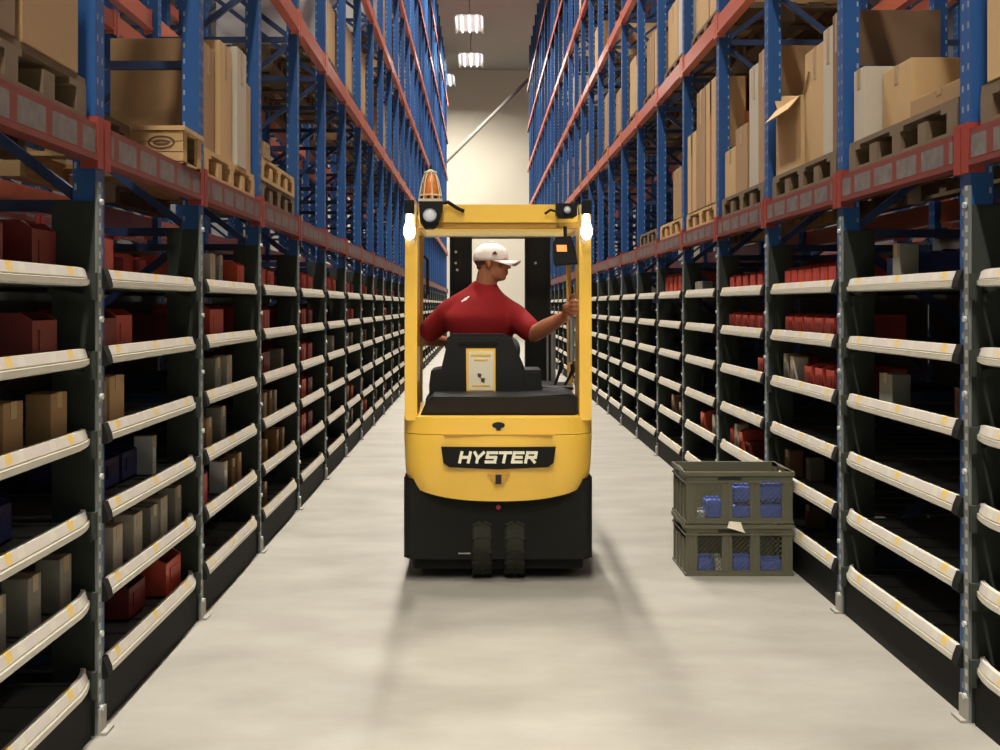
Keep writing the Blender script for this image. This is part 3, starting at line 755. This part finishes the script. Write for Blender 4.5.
MB().box((W(-.13), .545, 1.265), (W(.10), .555, 1.29), .003).build('seat_grip', 'blk', back)
# document on seat back
Yd = 6.385
doc = MB().prism(poly([(466, 348.5), (495.5, 348.5), (495.5, 392), (466.5, 392)], Yd), Yd-TY, Yd-TY+.012, 'y').build('document_holder', 'yel', back)
mb = MB().prism(poly([(468.5, 351), (493.5, 351), (493.5, 390), (468.7, 390)], Yd), Yd-TY-.003, Yd-TY, 'y'); mb.build('sheet', 'paper', doc)
for a, b_, c, d in ((471, 354, 491, 356), (474, 359, 488, 360.5), (472, 385, 490, 386.5)): MB().prism(poly([(a, b_), (c, b_), (c, d), (a, d)], Yd), Yd-TY-.005, Yd-TY-.003, 'y').build('printed_line', 'yel', doc)
MB().prism(poly([(477.5, 373), (481.5, 374), (481, 378), (478, 377)], Yd), Yd-TY-.005, Yd-TY-.003, 'y').prism(poly([(481, 378), (485, 378), (484.5, 383), (481, 382)], Yd), Yd-TY-.005, Yd-TY-.003, 'y').build('printed_mark', 'ink', doc)
# console, levers, buttons
MB().box(T_(531, 391, 6.5), Vector((T_(574, 391, 6.5).x, T_(0, 0, 6.9).y, 1.02)), .02).build('side_console', 'blkp', tr)
for pts in (((557, 396), (554, 388), (558, 376), (562, 366), (560, 362)), ((561, 398), (562, 390), (569, 378), (573, 370), (572, 364))):
    MB().tube([T_(a, b_, 6.6) for a, b_ in pts], [.010, .009, .009, .014, .013], 10).build('control_lever', 'blkp', tr, smooth=True)
for a in (547.5, 552):
    MB().tube([T_(a, 330, 6.95), T_(a, 396, 6.85)], .006, 8).build('steel_rod', 'steel', tr, smooth=True)
MB().ell(T_(565.5, 409.5, 6.28), (.022, .02, .022)).build('stop_button', 'redb', tr, smooth=True)
MB().tube([T_(532, 392, 6.36), T_(529, 410, 6.3)], .007, 8).build('brake_lever', 'steel', tr, smooth=True)
MB().tube([T_(571, 298, 6.9), T_(571, 362, 6.9)], .017, 10).build('grab_pole', 'steel', tr, smooth=True)
MB().tube([T_(424, 256, 6.25), T_(427.5, 260, 6.25), T_(427.5, 293, 6.25), T_(424, 297, 6.25)], .009, 8).build('grab_handle', 'blkp', tr, smooth=True)
# steering wheel and column
mb = MB(); cS = T_(470, 330, 7.05); rr_ = .15; ring = [cS + Vector((rr_*math.cos(2*PI*i/24), rr_*.9*math.sin(2*PI*i/24)*.8, rr_*.35*math.sin(2*PI*i/24)-.1)) for i in range(25)]
mb.tube(ring, .014, 8, caps=False); cc = cS+Vector((0, 0, -.1))
for a in (0, 8, 16): mb.tube([cc, ring[a]], .010, 8)
mb.tube([cc, cc+Vector((0, .22, -.22))], .025, 10); mb.build('steering_wheel', 'blkp', tr, smooth=True)
# display / strobe box
Ym = 5.86
dsp = MB().prism(poly([(556, 237), (571, 236), (576, 250), (578, 264), (556, 266), (553.5, 258), (553, 243)], Ym), Ym-TY, Ym-TY+.07, 'y', .006).build('display_box', 'blkp', tr)
MB().prism(poly([(556.5, 245), (566.5, 245), (567, 251.5), (557, 251.5)], Ym), Ym-TY-.004, Ym-TY, 'y').build('orange_indicator', 'oran', dsp)
MB().tube([T_(566, 238, Ym)+Vector((0, .04, 0)), T_(566, 226, Ym)+Vector((0, .06, 0))], .010, 8).build('display_stem', 'blk', dsp)
# beacon with cage
cxl = T_(430, 0, TY).x
bc = MB().box((cxl-.062, .0, 2.052), (cxl+.062, .12, 2.066)).build('beacon_base', 'cage', tr)
mb = MB(); n = 20; prof = [(.050, 2.066), (.047, 2.10), (.040, 2.15), (.030, 2.185), (.016, 2.203), (.002, 2.208)]
rings = [[mb.bm.verts.new((cxl+r*math.cos(2*PI*i/n), .06+r*math.sin(2*PI*i/n), z)) for i in range(n)] for r, z in prof]
for A, B in zip(rings, rings[1:]):
    for i in range(n): mb.face((A[i], A[(i+1) % n], B[(i+1) % n], B[i]))
mb.face(rings[-1]); mb.build('amber_dome', 'amber', bc, smooth=True)
mb = MB()
for i in range(8):
    a = 2*PI*i/8+.2; ca, sa = math.cos(a), math.sin(a)
    mb.tube([(cxl+r*ca, .06+r*sa, z) for r, z in ((.062, 2.066), (.056, 2.11), (.044, 2.17), (.027, 2.212), (.006, 2.226))], .0035, 6)
for r, z in ((.059, 2.088), (.032, 2.213)): mb.tube([(cxl+r*math.cos(2*PI*i/20), .06+r*math.sin(2*PI*i/20), z) for i in range(21)], .0035, 6, caps=False)
mb.build('beacon_cage', 'cage', bc)
mb = MB()
for i in range(8):
    a = 2*PI*i/8+.6; mb.box((cxl+.052*math.cos(a)-.007, .06+.052*math.sin(a)-.007, 2.066), (cxl+.052*math.cos(a)+.007, .06+.052*math.sin(a)+.007, 2.083))
mb.build('vent_block', 'blk', bc)
MB().tube([(cxl, .06, 2.225), (cxl, .06, 2.25)], .006, 8).build('cage_tip', 'blk', bc)
def round_lamp(pcx, pcz, r, box, nm):
    hb = MB(); hb.prism(box, -.02, .07, 'y', .006); h_ = hb.build(nm, 'blkp', tr)
    MB().disc((pcx, pcz), r, -.034, -.018, 'y', 28, .006).build('lens_ring', 'blk', h_)
    MB().ell((pcx, -.020, pcz), (r-.006, .012, r-.006)).build('lens', 'lens', h_, smooth=True)
x0, x1 = T_(419, 0, TY).x, T_(443, 0, TY).x
round_lamp(T_(430, 0, TY).x, T_(0, 215.5, TY).z, .043, [(x0, 2.051), (x1, 2.051), (x1-.005, 2.0), (x1-.02, 1.975), (x1-.022, 1.93), (x1-.05, 1.905), (x0+.03, 1.905), (x0+.006, 1.94)], 'work_lamp')
x0, x1 = T_(556, 0, TY).x, T_(577, 0, TY).x
round_lamp(T_(567, 0, TY).x, T_(0, 210, TY).z, .026, [(x0, 2.040), (x1, 2.040), (x1, 1.975), (x1-.02, 1.963), (x0+.015, 1.963), (x0, 1.98)], 'small_lamp')  # small black lamp with a round lens
MB().tube([(-.31, .04, 2.045), (-.27, .05, 2.052), (-.22, .06, 2.02), (-.185, .07, 2.005)], .010, 8).build('lamp_cable', 'blk', tr, smooth=True)
MB().tube([(.31, .03, 2.0), (.28, .05, 2.01), (.25, .06, 1.99)], .007, 8).build('lamp_cable', 'blk', tr, smooth=True)
for px in (409, 587):
    xc = T_(px, 0, TY).x
    lb = MB().box((xc-.026, .0, 1.985), (xc+.026, .055, 2.06), .006).build('lamp_housing', 'blk', tr)
    mb = MB(); n = 20; prof = [(.015, 1.987), (.017, 1.955), (.023, 1.93), (.031, 1.905), (.030, 1.878), (.020, 1.856), (.004, 1.848)]
    rings = [[mb.bm.verts.new((xc+r*math.cos(2*PI*i/n), .025+r*math.sin(2*PI*i/n), z)) for i in range(n)] for r, z in prof]
    for A, B in zip(rings, rings[1:]):
        for i in range(n): mb.face((A[i], A[(i+1) % n], B[(i+1) % n], B[i]))
    mb.face(rings[-1]); mb.build('lamp_bulb', 'hot', lb, smooth=True)

# ------------------------------------------------------------------ driver
pr = thing('person', 'person in red t-shirt and white cap sitting on the forklift, looking right', 'person', (P(484, 0, 6.75).x, 6.75, 1.10))
PO = Vector(pr.location)
def W2(px, py, Y): return P(px, py, Y) - PO
def remesh(o, vox, sm=3):
    md = o.modifiers.new('r', 'REMESH'); md.mode = 'VOXEL'; md.voxel_size = vox; md.use_smooth_shade = True
    if sm: m2 = o.modifiers.new('s', 'SMOOTH'); m2.iterations = sm; m2.factor = .5
def limb(mb, pts, rs, n=14):
    for (p, q), (r0, r1) in zip(zip(pts, pts[1:]), zip(rs, rs[1:])):
        p, q = Vector(p), Vector(q)
        mb.tube([p, p.lerp(q, .5), q], [r0, (r0+r1)/2, r1], n)
    for p, r in zip(pts, rs): mb.ell(p, (r*.995,)*3, None, n, 8)
# body core joints
neck = W2(485, 285, 6.74); nect = W2(488, 274, 6.72); head = W2(492, 262, 6.71)
shR = W2(513, 315, 6.68); elR = W2(534, 334, 6.52); wrR = W2(567, 315, 6.28); haR = W2(575, 308, 6.22)
shL = W2(449, 314, 6.80); elL = W2(422, 338, 6.90); wrL = W2(448, 342, 7.12); haL = W2(456, 336, 7.10)
pelv = Vector((0, -.06, .10)); kR = Vector((.16, .40, .12)); kL = Vector((-.16, .40, .12)); aR = Vector((.17, .56, -.30)); aL = Vector((-.15, .56, -.30))
mb = MB()
# head
up = Matrix.Rotation(R_(-12), 3, 'Z')            # face direction: +x turned a little towards the camera
def hd(x, y, z): return head + up @ Vector((x, y, z))
mb.ell(hd(-.012, 0, .022), (.098, .074, .092), up); mb.ell(hd(.034, 0, -.048), (.064, .056, .072), up)
mb.ell(hd(.058, 0, -.094), (.030, .034, .022), up); mb.ell(hd(.020, 0, -.070), (.052, .056, .050), up)
mb.ell(hd(.080, 0, .018), (.020, .048, .014), up)                                     # brow
mb.ell(hd(.094, 0, -.022), (.018, .012, .024), up); mb.ell(hd(.108, 0, -.032), (.012, .013, .010), up)   # nose
for sy in (-1, 1):
    mb.ell(hd(.072, sy*.040, -.028), (.020, .018, .018), up); mb.ell(hd(.074, sy*.028, -.001), (.014, .013, .011), up)
    mb.ell(hd(-.005, sy*.074, -.014), (.017, .010, .028), up); mb.ell(hd(-.012, sy*.079, -.004), (.012, .007, .017), up)
mb.ell(hd(.092, 0, -.062), (.010, .024, .006), up); mb.ell(hd(.090, 0, -.074), (.010, .021, .007), up)
limb(mb, [neck+Vector((0, 0, -.03)), nect, hd(-.01, 0, -.04)], [.068, .066, .064])
# arms and hands
limb(mb, [shR, elR, elR.lerp(wrR, .35), wrR], [.058, .049, .049, .031]); limb(mb, [shL, elL, elL.lerp(wrL, .35), wrL], [.058, .046, .045, .030])
# torso + legs core
limb(mb, [neck+Vector((0, 0, -.12)), Vector((-.02, -.02, .28)), pelv], [.08, .11, .11])
limb(mb, [shR.lerp(neck, .1)+Vector((0, 0, -.03)), shL.lerp(neck, .1)+Vector((0, 0, -.03))], [.055, .055])
# right hand gripping the rear pillar (pillar inner face at x = TX+.437)
pil = Vector((TX+.437, TY+.27, 1.5)) - PO; pz = haR.z
palm = Vector((pil.x-.030, pil.y-.01, pz))
limb(mb, [wrR, palm+Vector((-.02, .0, 0))], [.030, .030]); mb.ell(palm, (.022, .045, .042))
for i, (dzf, ln) in enumerate(((.036, .90), (.013, 1.0), (-.010, .95), (-.032, .78))):
    b0 = palm+Vector((-.002, -.035, dzf)); b1 = b0+Vector((.006, -.045*ln, .002)); b2 = b1+Vector((.026*ln, -.022*ln, -.001)); b3 = b2+Vector((.022*ln, .004, -.002))
    limb(mb, [b0, b1, b2, b3], [.0105, .0100, .0095, .0085], 8)
t0 = palm+Vector((-.006, .012, .036)); limb(mb, [t0, t0+Vector((.006, -.014, .026)), t0+Vector((.022, -.030, .038))], [.013, .0115, .010], 8)
# left hand on the steering wheel
mb.ell(haL, (.040, .042, .020))
for i in range(4):
    b0 = haL+Vector((-.026+.018*i, .030, .004)); ln = (.85, 1, .95, .78)[i]; b1 = b0+Vector((.002, .040*ln, -.006)); b2 = b1+Vector((.002, .014*ln, -.026)); b3 = b2+Vector((0, -.012, -.016))
    limb(mb, [b0, b1, b2, b3], [.0105, .0100, .0095, .0085], 8)
t0 = haL+Vector((.034, -.010, -.004)); limb(mb, [t0, t0+Vector((.020, .016, -.010)), t0+Vector((.022, .036, -.020))], [.013, .0115, .010], 8)
body = mb.build('body', 'skin', pr, smooth=True); remesh(body, .0055, 2)
# eyes
for sy in (-1, 1):
    MB().ell(hd(.078, sy*.028, -.002), (.011, .012, .006), up, 12, 8).build('eye', 'cap_w', body, smooth=True)
    MB().ell(hd(.088, sy*.029, -.003), (.003, .005, .005), up, 10, 6).build('iris', 'hair', body, smooth=True)
mb = MB(); mb.ell(hd(-.034, 0, .012), (.080, .0765, .052), up); mb.ell(hd(-.062, 0, -.026), (.034, .050, .030), up)
hr = mb.build('hair', 'hair', pr, smooth=True)
# shirt
mb = MB(); mid = (shR+shL)/2
tors = [(neck+Vector((-.006, .0, .030)), .070, .064), (neck+Vector((-.012, -.008, -.035)), .115, .082), (neck+Vector((-.015, -.015, -.075)), .150, .118), (mid+Vector((-.01, -.02, .0)), .215, .158), (Vector((mid.x-.01, -.03, .33)), .225, .165), (Vector((mid.x+.005, -.04, .22)), .195, .155), (Vector((0, -.05, .10)), .175, .130), (Vector((0, -.05, .0)), .17, .125)]
n = 28; rings = []
dirv = (shR-shL); ang = math.atan2(dirv.y, dirv.x)
for c, a, b_ in tors:
    rings.append([mb.bm.verts.new(c+Vector((a*math.cos(2*PI*i/n)*math.cos(ang)-b_*math.sin(2*PI*i/n)*math.sin(ang), a*math.cos(2*PI*i/n)*math.sin(ang)+b_*math.sin(2*PI*i/n)*math.cos(ang), 0))) for i in range(n)])
for A, B in zip(rings, rings[1:]):
    for i in range(n): mb.face((A[i], A[(i+1) % n], B[(i+1) % n], B[i]))
mb.face(rings[0]); mb.face(rings[-1][::-1])
limb(mb, [neck+Vector((.0, 0, -.065)), shR+Vector((0, 0, -.005))], [.080, .080]); limb(mb, [neck+Vector((-.02, 0, -.055)), shL+Vector((0, 0, -.002))], [.085, .092])
limb(mb, [shR, shR.lerp(elR, .85)], [.083, .074]); limb(mb, [shL, shL.lerp(elL, .70)], [.088, .076])
shirt = mb.build('shirt', 'shirt', pr, smooth=True); remesh(shirt, .010, 55)
# print on the back of the shirt
q = W2(463.5, 297, 6.63)
pt = MB().ell(q, (.020, .010, .014)).ell(q+Vector((-.022, .002, -.008)), (.010, .008, .008)).ell(q+Vector((.018, 0, .012)), (.012, .008, .006)).build('shirt_print', 'wht', shirt, smooth=True)
sw = pt.modifiers.new('w', 'SHRINKWRAP'); sw.target = shirt; sw.wrap_method = 'NEAREST_SURFACEPOINT'; sw.wrap_mode = 'OUTSIDE_SURFACE'; sw.offset = .002
# cap
mb = MB(); n = 28; cc = hd(-.008, 0, .018); prof = [(1.0, -.012), (1.02, .010), (.98, .035), (.88, .060), (.66, .082), (.34, .095), (.02, .099)]
rings = [[mb.bm.verts.new(cc + up @ Vector((.107*r*math.cos(2*PI*i/n), .085*r*math.sin(2*PI*i/n), z))) for i in range(n)] for r, z in prof]
for A, B in zip(rings, rings[1:]):
    for i in range(n): mb.face((A[i], A[(i+1) % n], B[(i+1) % n], B[i]))
mb.face(rings[-1]); cp = mb.build('cap', 'cap_w', pr, smooth=True)
sd = cp.modifiers.new('t', 'SOLIDIFY'); sd.thickness = .004; sd.offset = -1
mb = MB(); A = []; B = []
for i in range(15):
    a = R_(-75+150*i/14); r0 = Vector((.107*math.cos(a), .085*math.sin(a), -.010)); r1 = Vector((.105+.080*math.cos(a)**.8 if math.cos(a) > 0 else .1, .088*math.sin(a), -.030+.016*math.cos(a*1.0)-.020*math.sin(a)**2+.004))
    A.append(mb.bm.verts.new(cc+up @ r0)); B.append(mb.bm.verts.new(cc+up @ r1))
for i in range(14): mb.face((A[i], A[i+1], B[i+1], B[i]))
bl = mb.build('cap_brim', 'cap_w', cp, smooth=True); sd = bl.modifiers.new('t', 'SOLIDIFY'); sd.thickness = .005
MB().prism([(-.016, -.008), (.016, -.008), (.010, .006), (.0, .013), (-.010, .004)], -.003, .003, 'y').build('cap_emblem', 'ink', cp, loc=hd(.034, -.084, .050))
MB().ell(cc+up @ Vector((0, 0, .104)), (.008, .008, .005)).build('cap_button', 'cap_w', cp, smooth=True)
# trousers and boots
mb = MB(); limb(mb, [Vector((.09, -.05, .10)), kR, aR], [.105, .080, .052]); limb(mb, [Vector((-.09, -.05, .10)), kL, aL], [.105, .080, .052]); mb.ell((0, -.05, .09), (.18, .13, .11))
tz = mb.build('trousers', 'pants', pr, smooth=True); remesh(tz, .014, 3)
for a in (aR, aL):
    mb = MB(); mb.ell(a+Vector((0, .05, -.06)), (.048, .125, .045)); mb.ell(a+Vector((0, -.01, -.03)), (.046, .06, .06)); o = mb.build('boot', 'blk', pr, smooth=True)
MB().box((-.50+.0, .9, .56), (.50, 1.46, .60)).build('footwell', 'blk', tr)
